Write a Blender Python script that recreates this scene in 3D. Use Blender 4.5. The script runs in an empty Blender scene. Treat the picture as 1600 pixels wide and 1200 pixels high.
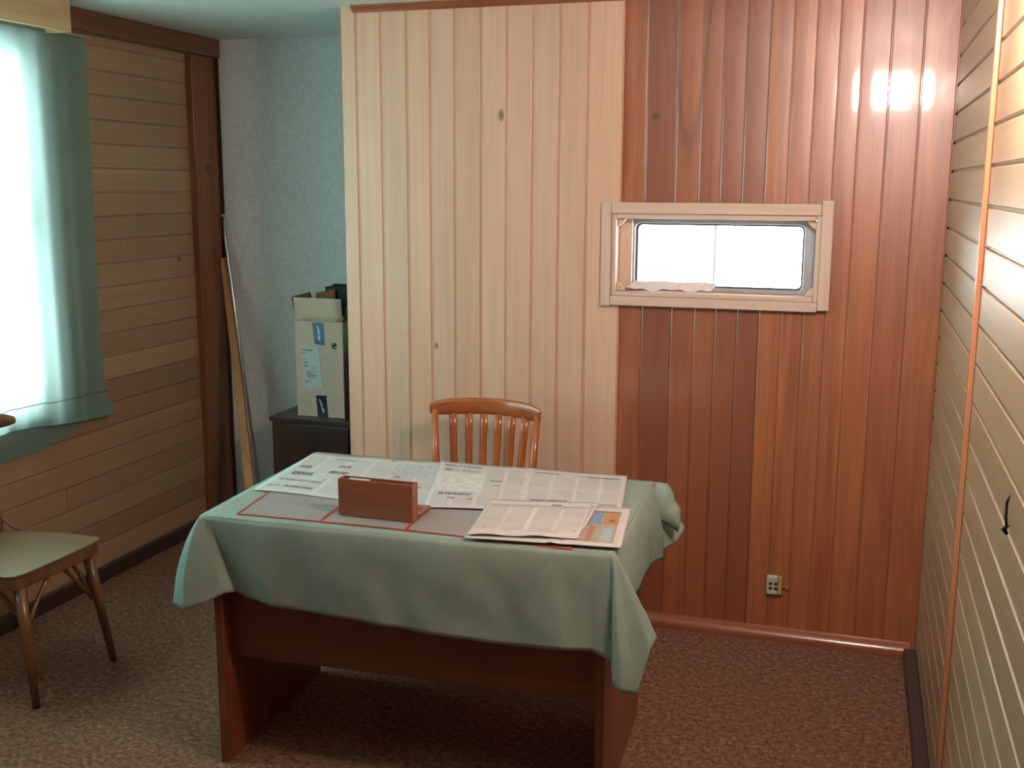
import bpy, math, random
from mathutils import Vector, Matrix, noise as mnoise
random.seed(7)
S = bpy.context.scene
COL = S.collection
PI = math.pi

# ------------------------------------------------------------------ camera
cd = bpy.data.cameras.new('camera'); cam = bpy.data.objects.new('camera', cd); COL.objects.link(cam)
cd.sensor_fit = 'HORIZONTAL'; cd.sensor_width = 36.0; cd.lens = 1701.9 / 1600 * 36.0
cd.clip_start = 0.02
cr = Vector((0.95376, 0.30053, 0.00384)); cu = Vector((-0.05798, 0.17143, 0.98349)); cf = Vector((-0.29491, 0.93824, -0.18093))
cam.matrix_world = Matrix(((cr.x, cu.x, -cf.x, 0), (cr.y, cu.y, -cf.y, 0), (cr.z, cu.z, -cf.z, 1.65), (0, 0, 0, 1)))
S.camera = cam
# ------------------------------------------------------------------ world, exposure
w = bpy.data.worlds.new('World'); S.world = w; w.use_nodes = True
bg = w.node_tree.nodes['Background']
bg.inputs[0].default_value = (0.95, 0.98, 1.0, 1); bg.inputs[1].default_value = 11.5
S.view_settings.view_transform = 'Standard'; S.view_settings.look = 'None'
S.view_settings.gamma = 1.0; S.view_settings.use_curve_mapping = False
S.view_settings.exposure = 1.0
S.cycles.max_bounces = 10; S.cycles.diffuse_bounces = 6; S.cycles.transmission_bounces = 8; S.cycles.transparent_max_bounces = 12
S.cycles.sample_clamp_indirect = 6.0
LAMP = 100.0                                   # strength of the ceiling lamp's diffuser
# daylight portals in the two window openings (they guide the sky light, they emit nothing)
def portal(name, loc, rot, sx, sy):
    l = bpy.data.lights.new(name, 'AREA'); l.shape = 'RECTANGLE'; l.size = sx; l.size_y = sy; l.cycles.is_portal = True
    o = bpy.data.objects.new(name, l); COL.objects.link(o); o.location = loc; o.rotation_euler = rot
portal('daylight_portal', (-3.09, 2.59, 1.465), (0, -PI/2, 0), 1.36, 1.60)
portal('daylight_portal', (-0.48, 4.06, 1.40), (-PI/2, 0, 0), 0.75, 0.34)

# ------------------------------------------------------------------ helpers
class MB:
    def __init__(s): s.v = []; s.f = []; s.t = []; s.uv = []; s.hasuv = False
    def quad(s, pts, tone=0.0, uv=None):
        n = len(s.v); s.v += [tuple(p) for p in pts]; s.f.append(tuple(range(n, n + len(pts)))); s.t.append(tone)
        s.uv.append(uv)
        if uv: s.hasuv = True
    def add(s, verts, faces, tone=0.0):
        n = len(s.v); s.v += [tuple(p) for p in verts]
        for f in faces: s.f.append(tuple(i + n for i in f)); s.t.append(tone); s.uv.append(None)
    def box(s, x0, x1, y0, y1, z0, z1, tone=0.0, M=None):
        vs = [Vector((x, y, z)) for z in (z0, z1) for x, y in ((x0, y0), (x1, y0), (x1, y1), (x0, y1))]
        if M: vs = [M @ p for p in vs]
        s.add(vs, [(3, 2, 1, 0), (4, 5, 6, 7), (0, 1, 5, 4), (1, 2, 6, 5), (2, 3, 7, 6), (3, 0, 4, 7)], tone)
    def prism(s, prof, fn, a, b, tones=None):
        """prof: closed 2D polygon; fn(u, v, w) -> point; swept from w=a to w=b; islands per call"""
        n = len(prof); k = len(s.v)
        s.v += [tuple(fn(u, v, a)) for u, v in prof] + [tuple(fn(u, v, b)) for u, v in prof]
        for i in range(n):
            j = (i + 1) % n
            s.f.append((k + i, k + j, k + n + j, k + n + i)); s.t.append(tones[i] if tones else 0.0); s.uv.append(None)
        s.f.append(tuple(k + i for i in reversed(range(n)))); s.t.append(tones[0] if tones else 0.0); s.uv.append(None)
        s.f.append(tuple(k + n + i for i in range(n))); s.t.append(tones[0] if tones else 0.0); s.uv.append(None)
    def tube(s, pts, r, seg=10, flat=1.0, up=None, tone=0.0):
        pts = [Vector(p) for p in pts]; k = len(s.v); n = len(pts)
        if not isinstance(r, (list, tuple)): r = [r] * n
        ref = Vector(up) if up else Vector((0.13, 0.31, 0.94))
        for i, p in enumerate(pts):
            d = (pts[min(i + 1, n - 1)] - pts[max(i - 1, 0)]).normalized()
            rf = ref if abs(d.dot(ref.normalized())) < 0.98 else Vector((1, 0.1, 0))
            a = d.cross(rf).normalized(); b = a.cross(d).normalized()
            for q in range(seg):
                t = 2 * PI * q / seg
                s.v.append(tuple(p + a * math.cos(t) * r[i] + b * math.sin(t) * r[i] * flat))
        for i in range(n - 1):
            for q in range(seg):
                q2 = (q + 1) % seg
                s.f.append((k + i * seg + q, k + i * seg + q2, k + (i + 1) * seg + q2, k + (i + 1) * seg + q)); s.t.append(tone); s.uv.append(None)
        s.f.append(tuple(k + q for q in reversed(range(seg)))); s.t.append(tone); s.uv.append(None)
        s.f.append(tuple(k + (n - 1) * seg + q for q in range(seg))); s.t.append(tone); s.uv.append(None)
    def grid(s, fn, nu, nv, flip=False):
        k = len(s.v)
        for j in range(nv + 1):
            for i in range(nu + 1): s.v.append(tuple(fn(i / nu, j / nv)))
        for j in range(nv):
            for i in range(nu):
                a = k + j * (nu + 1) + i; f = (a, a + 1, a + nu + 2, a + nu + 1)
                uv = [(i / nu, j / nv), ((i + 1) / nu, j / nv), ((i + 1) / nu, (j + 1) / nv), (i / nu, (j + 1) / nv)]
                if flip: f = f[::-1]; uv = uv[::-1]
                s.f.append(f); s.t.append(0.0); s.uv.append(uv)
        s.hasuv = True
    def build(s, name, m, parent=None, smooth=False, bevel=0.0, solid=0.0, seg=2, fix=True, origin=None, auto=None, M=None):
        me = bpy.data.meshes.new(name); vs = s.v
        if M: vs = [tuple(M @ Vector(p)) for p in vs]
        if origin is not None:
            o0 = Vector(origin); vs = [tuple(Vector(p) - o0) for p in vs]
        me.from_pydata(vs, [], s.f); me.update()
        if s.hasuv:
            ul = me.uv_layers.new(name='UVMap'); li = 0
            for fi, f in enumerate(s.f):
                for c in range(len(f)):
                    ul.data[li].uv = s.uv[fi][c] if s.uv[fi] else (0, 0); li += 1
        at = me.attributes.new('tone', 'FLOAT', 'FACE'); at.data.foreach_set('value', s.t)
        if fix and not s.hasuv:
            import bmesh
            b = bmesh.new(); b.from_mesh(me); bmesh.ops.recalc_face_normals(b, faces=b.faces); b.to_mesh(me); b.free()
        o = bpy.data.objects.new(name, me); COL.objects.link(o)
        ms = m if isinstance(m, (list, tuple)) else [m]
        for q in ms: me.materials.append(q)
        if smooth or auto:
            me.polygons.foreach_set('use_smooth', [True] * len(me.polygons))
            if auto:
                me.set_sharp_from_angle(angle=math.radians(auto))
        if origin is not None: o.location = origin
        if parent:
            o.parent = parent
        if solid:
            md = o.modifiers.new('solid', 'SOLIDIFY'); md.thickness = solid; md.offset = 0
        if bevel:
            md = o.modifiers.new('bevel', 'BEVEL'); md.width = bevel; md.segments = seg; md.limit_method = 'ANGLE'; md.angle_limit = math.radians(35)
            md.harden_normals = True
            me.polygons.foreach_set('use_smooth', [True] * len(me.polygons))
        return o
def thing(name, label, cat, loc=(0, 0, 0), rz=0.0, group=None):
    o = bpy.data.objects.new(name, None); COL.objects.link(o); o.location = loc; o.rotation_euler = (0, 0, rz)
    o.empty_display_size = 0.05
    return tag(o, label, cat, group)
def tag(o, label, cat, group=None, kind=None):
    o['label'] = label; o['category'] = cat
    if group: o['group'] = group
    if kind: o['kind'] = kind
    return o
def struct(o, label=None):
    o['kind'] = 'structure'
    if label: o['label'] = label
    return o
def lerp(a, b, t): return a + (b - a) * t
def sm(t): t = max(0.0, min(1.0, t)); return t * t * (3 - 2 * t)

# ------------------------------------------------------------------ materials
class NT:
    def __init__(s, name):
        s.m = bpy.data.materials.new(name); s.m.use_nodes = True; s.t = s.m.node_tree; s.n = s.t.nodes; s.l = s.t.links
        s.b = s.n['Principled BSDF']
    def N(s, typ, **kw):
        n = s.n.new(typ)
        for k, v in kw.items(): setattr(n, k, v)
        return n
    def L(s, a, b): s.l.new(a, b)
    def val(s, inp, v):
        if hasattr(v, 'links') or isinstance(v, bpy.types.NodeSocket): s.L(v, inp)
        else: inp.default_value = v
    def math(s, op, a, b=0.0, clamp=False):
        n = s.N('ShaderNodeMath', operation=op, use_clamp=clamp); s.val(n.inputs[0], a); s.val(n.inputs[1], b); return n.outputs[0]
    def mix(s, f, a, b, mode='MIX'):
        n = s.N('ShaderNodeMix', data_type='RGBA', blend_type=mode); s.val(n.inputs[0], f); s.val(n.inputs[6], a); s.val(n.inputs[7], b); return n.outputs[2]
    def noise(s, vec, scale, detail=2.0, rough=0.5, dist=0.0):
        n = s.N('ShaderNodeTexNoise'); n.inputs['Scale'].default_value = scale; n.inputs['Detail'].default_value = detail
        n.inputs['Roughness'].default_value = rough; n.inputs['Distortion'].default_value = dist
        if vec is not None: s.L(vec, n.inputs['Vector'])
        return n.outputs['Fac']
    def ramp(s, fac, stops):
        n = s.N('ShaderNodeValToRGB'); e = n.color_ramp.elements
        e[0].position = stops[0][0]; e[0].color = c4(stops[0][1]); e[1].position = stops[-1][0]; e[1].color = c4(stops[-1][1])
        for p, c in stops[1:-1]: x = e.new(p); x.color = c4(c)
        s.L(fac, n.inputs[0]); return n.outputs[0]
    def bump(s, h, strength, dist=0.002):
        n = s.N('ShaderNodeBump'); n.inputs['Strength'].default_value = strength; n.inputs['Distance'].default_value = dist
        s.L(h, n.inputs['Height']); s.L(n.outputs[0], s.b.inputs['Normal'])
def c4(c): return tuple(c) + (1.0,) if len(c) == 3 else tuple(c)
def plain(name, col, rough=0.6, metal=0.0, vary=0.12, scale=30.0, bump=0.0):
    t = NT(name); tc = t.N('ShaderNodeTexCoord').outputs['Object']
    f = t.noise(tc, scale, 3)
    a = [max(0, c * (1 - vary)) for c in col]; b = [min(1, c * (1 + vary)) for c in col]
    t.L(t.ramp(f, [(0.3, a), (0.7, b)]), t.b.inputs['Base Color'])
    t.b.inputs['Roughness'].default_value = rough; t.b.inputs['Metallic'].default_value = metal
    if bump: t.bump(f, bump)
    return t.m
def wood(name, light, dark, deep, axis, rough=0.35, coat=0.0, spec=0.5, fine=1.0, island=0.5, knots=(), arch=None, grainbump=0.08, coat_rough=0.12, ior=1.5):
    """axis: the direction of the grain. tone attribute 0..1 mixes in the deep colour."""
    t = NT(name); tc = t.N('ShaderNodeTexCoord').outputs['Object']
    rnd = t.N('ShaderNodeNewGeometry').outputs['Random Per Island']
    mp = t.N('ShaderNodeMapping'); sc = [9.0 * fine] * 3; sc[axis] = 0.55 * fine; mp.inputs['Scale'].default_value = sc
    t.L(tc, mp.inputs['Vector'])
    off = t.N('ShaderNodeCombineXYZ'); r7 = t.math('MULTIPLY', rnd, 37.0)
    for i in range(3): t.L(r7, off.inputs[i])
    t.L(off.outputs[0], mp.inputs['Location'])
    g1 = t.noise(mp.outputs[0], 1.6, 4, 0.6, 1.2)
    mp2 = t.N('ShaderNodeMapping'); sc2 = [70.0 * fine] * 3; sc2[axis] = 1.6 * fine; mp2.inputs['Scale'].default_value = sc2
    t.L(tc, mp2.inputs['Vector']); t.L(off.outputs[0], mp2.inputs['Location'])
    g2 = t.noise(mp2.outputs[0], 1.5, 4, 0.65, 0.4)
    g = t.math('ADD', t.math('MULTIPLY', g1, 0.62), t.math('MULTIPLY', g2, 0.38))
    base = t.ramp(g, [(0.36, dark), (0.62, light)])
    isl = t.math('MULTIPLY', t.math('SUBTRACT', rnd, 0.5), island)
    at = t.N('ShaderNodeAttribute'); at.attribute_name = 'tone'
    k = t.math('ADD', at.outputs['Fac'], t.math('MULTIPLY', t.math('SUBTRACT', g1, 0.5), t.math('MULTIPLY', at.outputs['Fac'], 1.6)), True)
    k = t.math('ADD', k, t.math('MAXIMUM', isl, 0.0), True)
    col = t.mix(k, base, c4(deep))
    hs = t.N('ShaderNodeHueSaturation'); t.L(col, hs.inputs['Color']); t.L(t.math('ADD', t.math('MULTIPLY', isl, 0.45), 1.0), hs.inputs['Value'])
    col = hs.outputs[0]
    sep = t.N('ShaderNodeSeparateXYZ'); t.L(tc, sep.inputs[0])
    if arch:
        xc, z0, kk, col_a = arch
        dx = t.math('SUBTRACT', sep.outputs[0], xc)
        v = t.math('SUBTRACT', t.math('SUBTRACT', sep.outputs[2], z0), t.math('MULTIPLY', t.math('MULTIPLY', dx, dx), kk))
        v = t.math('ADD', v, t.math('MULTIPLY', g1, 0.08))
        band = t.math('SUBTRACT', 1.0, t.math('MULTIPLY', t.math('ABSOLUTE', t.math('SUBTRACT', v, 0.03)), 11.0), True)
        inside = t.math('LESS_THAN', t.math('ABSOLUTE', dx), 0.075)
        col = t.mix(t.math('MULTIPLY', t.math('MULTIPLY', band, inside), 0.8), col, c4(col_a))
    for (u, v, su, sv, ax1, ax2) in knots:
        a = t.math('MULTIPLY', t.math('SUBTRACT', sep.outputs[ax1], u), 1.0 / su); b = t.math('MULTIPLY', t.math('SUBTRACT', sep.outputs[ax2], v), 1.0 / sv)
        d = t.math('SQRT', t.math('ADD', t.math('MULTIPLY', a, a), t.math('MULTIPLY', b, b)))
        msk = t.math('SUBTRACT', 1.0, t.math('POWER', d, 2.0), True)
        col = t.mix(t.math('MULTIPLY', msk, 0.85), col, c4([c * 0.3 for c in deep]))
    t.L(col, t.b.inputs['Base Color'])
    t.b.inputs['Roughness'].default_value = rough; t.b.inputs['Specular IOR Level'].default_value = spec; t.b.inputs['IOR'].default_value = ior
    t.b.inputs['Coat Weight'].default_value = coat; t.b.inputs['Coat Roughness'].default_value = coat_rough
    t.bump(g2, grainbump, 0.001)
    return t.m

M = {}
M['light_boards'] = wood('pale_pine_boards', (0.70, 0.465, 0.34), (0.60, 0.375, 0.26), (0.56, 0.25, 0.12), 2, 0.42, 0.15, island=0.32,
    knots=[(-1.535, 1.03, 0.010, 0.018, 0, 2), (-1.273, 1.897, 0.014, 0.028, 0, 2)], coat_rough=0.3)
M['dark_boards'] = wood('varnished_red_boards', (0.48, 0.150, 0.047), (0.24, 0.060, 0.018), (0.16, 0.036, 0.018), 2, 0.42, 0.75, spec=1.0, ior=1.60, island=0.25,
    arch=(-0.585, 1.80, 110.0, (0.15, 0.05, 0.02)), knots=[(-0.703, 1.885, 0.02, 0.018, 0, 2)], coat_rough=0.075)
M['left_boards'] = wood('left_wall_boards', (0.45, 0.29, 0.17), (0.37, 0.225, 0.125), (0.20, 0.10, 0.055), 1, 0.5, 0.0, island=0.5,
    knots=[(4.309, 1.305, 0.02, 0.012, 1, 2)])
M['right_boards'] = wood('right_wall_boards', (0.47, 0.355, 0.225), (0.38, 0.27, 0.155), (0.24, 0.15, 0.08), 1, 0.38, 0.28, island=0.4, coat_rough=0.22)
M['red_post'] = wood('red_brown_post', (0.25, 0.085, 0.035), (0.15, 0.045, 0.02), (0.06, 0.02, 0.012), 2, 0.45, 0.2, knots=[(4.52, 1.72, 0.025, 0.02, 1, 2)])
M['red_beam'] = wood('red_brown_beam', (0.22, 0.08, 0.035), (0.13, 0.042, 0.02), (0.06, 0.02, 0.012), 1, 0.45, 0.2)
M['batten'] = wood('orange_batten', (0.52, 0.24, 0.12), (0.42, 0.18, 0.085), (0.2, 0.06, 0.02), 2, 0.35, 0.4)
M['moulding'] = wood('red_moulding', (0.36, 0.11, 0.045), (0.22, 0.06, 0.025), (0.1, 0.03, 0.012), 0, 0.3, 0.6)
M['casing'] = wood('bare_pine_casing', (0.66, 0.50, 0.42), (0.58, 0.42, 0.33), (0.4, 0.22, 0.12), 0, 0.55, 0.0, island=0.3)
M['casing_v'] = wood('bare_pine_casing_upright', (0.66, 0.50, 0.42), (0.58, 0.42, 0.33), (0.4, 0.22, 0.12), 2, 0.55, 0.0, island=0.3)
M['pelmet'] = wood('pale_pelmet_board', (0.62, 0.44, 0.24), (0.5, 0.33, 0.16), (0.3, 0.17, 0.07), 1, 0.6, 0.0)
M['desk'] = wood('desk_laminate', (0.22, 0.060, 0.028), (0.13, 0.033, 0.017), (0.04, 0.012, 0.008), 2, 0.38, 0.25)
M['desk_h'] = wood('desk_laminate_lengthwise', (0.20, 0.055, 0.026), (0.12, 0.030, 0.016), (0.04, 0.012, 0.008), 0, 0.42, 0.2)
M['chair_red'] = wood('orange_varnished_chair', (0.46, 0.13, 0.035), (0.31, 0.075, 0.02), (0.12, 0.03, 0.012), 0, 0.3, 0.6)
M['chair_red_v'] = wood('orange_varnished_slat', (0.46, 0.13, 0.035), (0.30, 0.075, 0.02), (0.12, 0.03, 0.012), 2, 0.32, 0.5)
M['chair_brown'] = wood('brown_bentwood', (0.20, 0.085, 0.035), (0.12, 0.045, 0.02), (0.05, 0.02, 0.01), 2, 0.35, 0.3)
M['seat_ply'] = wood('worn_seat_plywood', (0.17, 0.095, 0.040), (0.11, 0.06, 0.025), (0.15, 0.09, 0.04), 1, 0.42, 0.2)
M['holder'] = wood('holder_veneer', (0.30, 0.10, 0.045), (0.20, 0.06, 0.028), (0.10, 0.03, 0.015), 0, 0.4, 0.3)
M['plank'] = wood('raw_plank', (0.50, 0.27, 0.11), (0.37, 0.18, 0.065), (0.2, 0.08, 0.03), 2, 0.6, 0.0)
M['cabinet'] = wood('dark_cabinet', (0.055, 0.026, 0.020), (0.032, 0.015, 0.013), (0.02, 0.01, 0.008), 2, 0.4, 0.2)
M['skirting'] = wood('dark_skirting', (0.050, 0.028, 0.028), (0.03, 0.017, 0.018), (0.02, 0.01, 0.01), 1, 0.4, 0.1)
M['wallboard'] = plain('plain_board_backing', (0.16, 0.09, 0.05), 0.8)
M['grout'] = plain('dark_gap', (0.02, 0.014, 0.01), 0.9)
M['ceiling'] = plain('painted_ceiling', (0.68, 0.74, 0.70), 0.55, 0, 0.06, 3.0, 0.03)
M['nook'] = plain('blue_grey_wallpaper', (0.70, 0.72, 0.71), 0.75, 0, 0.08, 60.0, 0.05)
M['white'] = plain('white_paint', (0.78, 0.79, 0.76), 0.45, 0, 0.04)
M['grey_frame'] = plain('grey_metal_frame', (0.36, 0.38, 0.41), 0.4, 0.3, 0.05)
M['gasket'] = plain('dark_rubber_gasket', (0.06, 0.07, 0.08), 0.6)
M['black'] = plain('black_metal', (0.012, 0.011, 0.012), 0.45, 0.4)
M['steel'] = plain('steel', (0.55, 0.56, 0.56), 0.3, 0.9)
M['socket'] = plain('yellowed_plastic', (0.50, 0.47, 0.36), 0.45)
M['socket_side'] = plain('yellow_side', (0.42, 0.33, 0.10), 0.5)
M['card'] = plain('tan_cardboard', (0.64, 0.49, 0.37), 0.8, 0, 0.06, 40)
M['card_in'] = plain('orange_brown_cardboard', (0.36, 0.16, 0.05), 0.8, 0, 0.1, 40)
M['blue_tape'] = plain('mid_blue_tape', (0.035, 0.12, 0.22), 0.35)
M['navy_tape'] = plain('navy_tape', (0.012, 0.014, 0.055), 0.35)
M['tape_mark'] = plain('pale_tape_print', (0.55, 0.62, 0.70), 0.4)
M['label'] = plain('white_label', (0.56, 0.59, 0.60), 0.5, 0, 0.03)
M['ink'] = plain('grey_ink', (0.16, 0.17, 0.18), 0.6)
M['paper_ink'] = plain('newspaper_ink', (0.10, 0.095, 0.10), 0.7)
M['mat'] = plain('grey_desk_mat', (0.29, 0.28, 0.275), 0.45, 0, 0.07, 90)
M['mat_border'] = plain('red_border', (0.40, 0.055, 0.035), 0.4)
M['string'] = plain('grey_cord', (0.3, 0.3, 0.3), 0.5)

def fabric(name, col, col2, translucent=0.0, tcol=None, trans=0.0, scale=14.0, bump=0.25):
    t = NT(name); tc = t.N('ShaderNodeTexCoord').outputs['Object']
    f = t.noise(tc, scale, 4, 0.6); c = t.ramp(f, [(0.3, col), (0.7, col2)])
    t.L(c, t.b.inputs['Base Color']); t.b.inputs['Roughness'].default_value = 0.85
    t.b.inputs['Specular IOR Level'].default_value = 0.2
    w1 = t.noise(tc, 420.0, 1); t.bump(w1, bump, 0.0006)
    if translucent:
        tr = t.N('ShaderNodeBsdfTranslucent'); tr.inputs[0].default_value = c4(tcol)
        mx = t.N('ShaderNodeMixShader'); mx.inputs[0].default_value = translucent
        t.L(t.b.outputs[0], mx.inputs[1]); t.L(tr.outputs[0], mx.inputs[2]); last = mx.outputs[0]
        if trans:
            tp = t.N('ShaderNodeBsdfTransparent'); tp.inputs[0].default_value = c4(tcol)
            m2 = t.N('ShaderNodeMixShader'); m2.inputs[0].default_value = trans
            t.L(last, m2.inputs[1]); t.L(tp.outputs[0], m2.inputs[2]); last = m2.outputs[0]
        t.L(last, t.n['Material Output'].inputs[0])
    return t.m
M['curtain'] = fabric('sheer_green_curtain', (0.27, 0.38, 0.33), (0.31, 0.43, 0.38), 0.45, (0.47, 0.68, 0.65), 0.16)
M['curtain_low'] = fabric('shaded_green_curtain', (0.17, 0.25, 0.21), (0.20, 0.28, 0.24), 0.25, (0.30, 0.45, 0.42), 0.02)  # lack of window light below the sill is put into this darker green
M['cloth'] = fabric('sage_tablecloth', (0.225, 0.29, 0.25), (0.28, 0.34, 0.295), scale=7.0)
t = NT('clear_pane'); gl = t.N('ShaderNodeBsdfGlossy'); gl.inputs[1].default_value = 0.02; tp = t.N('ShaderNodeBsdfTransparent'); tp.inputs[0].default_value = (0.93, 0.97, 0.97, 1)
mx = t.N('ShaderNodeMixShader'); mx.inputs[0].default_value = 0.06; t.L(tp.outputs[0], mx.inputs[1]); t.L(gl.outputs[0], mx.inputs[2]); t.L(mx.outputs[0], t.n['Material Output'].inputs[0]); M['glass'] = t.m
t = NT('lamp_diffuser'); t.b.inputs['Emission Color'].default_value = (1.0, 0.77, 0.69, 1); t.b.inputs['Emission Strength'].default_value = LAMP; t.b.inputs['Base Color'].default_value = (0.8, 0.8, 0.78, 1); M['lamp'] = t.m

# ribbed carpet
t = NT('brown_ribbed_carpet'); tc = t.N('ShaderNodeTexCoord').outputs['Object']
mp = t.N('ShaderNodeMapping'); mp.inputs['Scale'].default_value = (95, 38, 1); t.L(tc, mp.inputs[0])
a = t.noise(mp.outputs[0], 1.3, 3, 0.6); b = t.noise(tc, 55.0, 3, 0.6); cbig = t.noise(tc, 2.0, 2)
mp3 = t.N('ShaderNodeMapping'); mp3.inputs['Scale'].default_value = (26, 110, 1); t.L(tc, mp3.inputs[0])
a2 = t.noise(mp3.outputs[0], 1.2, 2, 0.6)
g = t.math('ADD', t.math('MULTIPLY', t.math('MAXIMUM', a, a2), 0.6), t.math('MULTIPLY', b, 0.4))
c = t.ramp(g, [(0.36, (0.055, 0.026, 0.016)), (0.50, (0.155, 0.073, 0.043)), (0.64, (0.32, 0.165, 0.105))])
c = t.mix(t.math('MULTIPLY', cbig, 0.25), c, (0.10, 0.07, 0.055, 1))
t.L(c, t.b.inputs['Base Color']); t.b.inputs['Roughness'].default_value = 0.95; t.b.inputs['Specular IOR Level'].default_value = 0.1; t.bump(g, 0.6, 0.004)
M['carpet'] = t.m

def paper_mat(name, base, cols, rects=(), blocks=(), top=0.92, bottom=0.05, textk=0.42):
    """printed sheet: columns of fine grey text, dark headlines (rects) and coloured picture blocks, in the sheet's UV"""
    t = NT(name); uv = t.N('ShaderNodeTexCoord').outputs['UV']; sp = t.N('ShaderNodeSeparateXYZ'); t.L(uv, sp.inputs[0]); u, v = sp.outputs[0], sp.outputs[1]
    fr = t.math('FRACT', t.math('MULTIPLY', u, cols))
    inn = t.math('MULTIPLY', t.math('GREATER_THAN', fr, 0.07), t.math('LESS_THAN', fr, 0.93))
    inn = t.math('MULTIPLY', inn, t.math('MULTIPLY', t.math('GREATER_THAN', v, bottom), t.math('LESS_THAN', v, top)))
    inn = t.math('MULTIPLY', inn, t.math('MULTIPLY', t.math('GREATER_THAN', u, 0.025), t.math('LESS_THAN', u, 0.975)))
    ln = t.math('GREATER_THAN', t.math('SINE', t.math('MULTIPLY', v, 520.0)), -0.1)
    nz = t.N('ShaderNodeMapping'); nz.inputs['Scale'].default_value = (60, 160, 1); t.L(uv, nz.inputs[0])
    wd = t.math('MULTIPLY', t.math('GREATER_THAN', t.noise(nz.outputs[0], 2.0, 2), 0.42), textk)
    blk = t.N('ShaderNodeMapping'); blk.inputs['Scale'].default_value = (cols, 7, 1); t.L(uv, blk.inputs[0])
    vo = t.N('ShaderNodeTexVoronoi'); vo.inputs['Scale'].default_value = 1.0; t.L(blk.outputs[0], vo.inputs['Vector'])
    sepc = t.N('ShaderNodeSeparateColor'); t.L(vo.outputs['Color'], sepc.inputs[0])
    dens = t.math('ADD', t.math('MULTIPLY', sepc.outputs[0], 0.6), 0.55)
    k = t.math('MULTIPLY', t.math('MULTIPLY', t.math('MULTIPLY', inn, ln), wd), dens)
    col = t.mix(k, c4(base), (0.12, 0.12, 0.13, 1))
    def inbox(r):
        a = t.math('MULTIPLY', t.math('GREATER_THAN', u, r[0]), t.math('LESS_THAN', u, r[1]))
        b = t.math('MULTIPLY', t.math('GREATER_THAN', v, r[2]), t.math('LESS_THAN', v, r[3])); return t.math('MULTIPLY', a, b)
    for r, cc in blocks:
        n3 = t.noise(uv, 26.0, 3); c2 = t.mix(n3, c4([x * 0.6 for x in cc]), c4([min(1, x * 1.4) for x in cc]))
        col = t.mix(inbox(r), col, c2)
    for r in rects:
        n2 = t.N('ShaderNodeMapping'); n2.inputs['Scale'].default_value = (90, 30, 1); t.L(uv, n2.inputs[0])
        ink = t.math('GREATER_THAN', t.noise(n2.outputs[0], 1.5, 1), 0.44)
        col = t.mix(t.math('MULTIPLY', t.math('MULTIPLY', inbox(r), ink), r[4]), col, (0.05, 0.05, 0.06, 1))
    t.L(col, t.b.inputs['Base Color']); t.b.inputs['Roughness'].default_value = 0.8; t.b.inputs['Specular IOR Level'].default_value = 0.2
    return t.m

# ------------------------------------------------------------------ room shell
H = 2.305
m = MB(); m.box(-3.15, 0.45, -1.65, 4.80, -0.10, 0.0); struct(m.build('floor', M['carpet']), 'brown ribbed carpet covering the office floor')
m = MB(); m.box(-3.15, 0.45, -1.65, 4.80, H, H + 0.10); struct(m.build('ceiling', M['ceiling']), 'grey-green painted ceiling')

def board_prof(x0, x1, face, depth, g=0.006, gap=0.0, tongue=0.010, e=0.35):
    """profile of one matched board in (along, out) coordinates, out = face towards the room; right edge carries a tongue"""
    t = tongue
    pr = [(x0, face - depth), (x0, face - g), (x0 + 0.003, face), (x1 - t - 0.003, face), (x1 - t, face - g), (x1 - t + 0.0005, face - g - 0.002), (x1, face - g - 0.002), (x1, face - depth)]
    tn = [0.0, e * 0.5, 0.0, e * 0.5, e, e, 0.0, 0.0]
    return pr, tn
def crown(pr, tn, h=0.0007, n=7):
    """replace the flat face between points 2 and 3 by a slightly crowned one"""
    a, b = pr[2], pr[3]
    mid = [(lerp(a[0], b[0], i / n), a[1] + h * (1 - (2 * i / n - 1) ** 2)) for i in range(1, n)]
    return pr[:3] + mid + pr[3:], tn[:3] + [tn[2]] * (n - 1) + tn[3:]
def boards(mb, edges, ranges, fn, face, depth, tones=None, **kw):
    for i in range(len(edges) - 1):
        for (a, b) in ranges(edges[i], edges[i + 1]):
            pr, tn = board_prof(edges[i], edges[i + 1], face, depth, **kw)
            tt = tones[i] if tones else 0.0
            mb.prism(pr, fn, a, b, [min(1.0, tt + q) for q in tn])

# far wall, varnished red-brown boards, with the small window's opening
OX0, OX1, OZ0, OZ1 = -0.835, -0.125, 1.245, 1.545
mb = MB()
edge_d = [-0.819, -0.735, -0.628, -0.545, -0.470, -0.393, -0.316, -0.240, -0.165, -0.090, -0.018, 0.072, 0.172, 0.281]
tone_d = [0.12, 0.60, 0.26, 0.34, 0.45, 0.56, 0.04, 0.02, 0.10, 0.0, 0.06, 0.12, 0.0]
fnb = lambda u, v, w_: (u, 3.917 - v, w_)
for i in range(len(edge_d) - 1):
    x0, x1 = edge_d[i], edge_d[i + 1]
    if x0 < OX1 - 0.001 and x1 <= OX1 + 0.04: rg = [(0.0, OZ0), (OZ1, H)]
    elif x0 < OX1: rg = [(0.0, OZ0), (OZ1, H)]
    else: rg = [(0.0, H)]
    pr, tn = board_prof(x0, x1, 0.0, 0.018, 0.0014, tongue=0.0026, e=0.25)
    pr, tn = crown(pr, tn)
    for a_, b_ in rg: mb.prism(pr, fnb, a_, b_, [min(1.0, tone_d[i] + q) for q in tn])
mb.box(OX1 + 0.0, -0.090, 3.918, 3.935, OZ0, OZ1, 0.05)
struct(mb.build('wall_back', M['dark_boards'], auto=14), 'varnished red-brown vertical board wall with the small window')
mb = MB()
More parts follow.
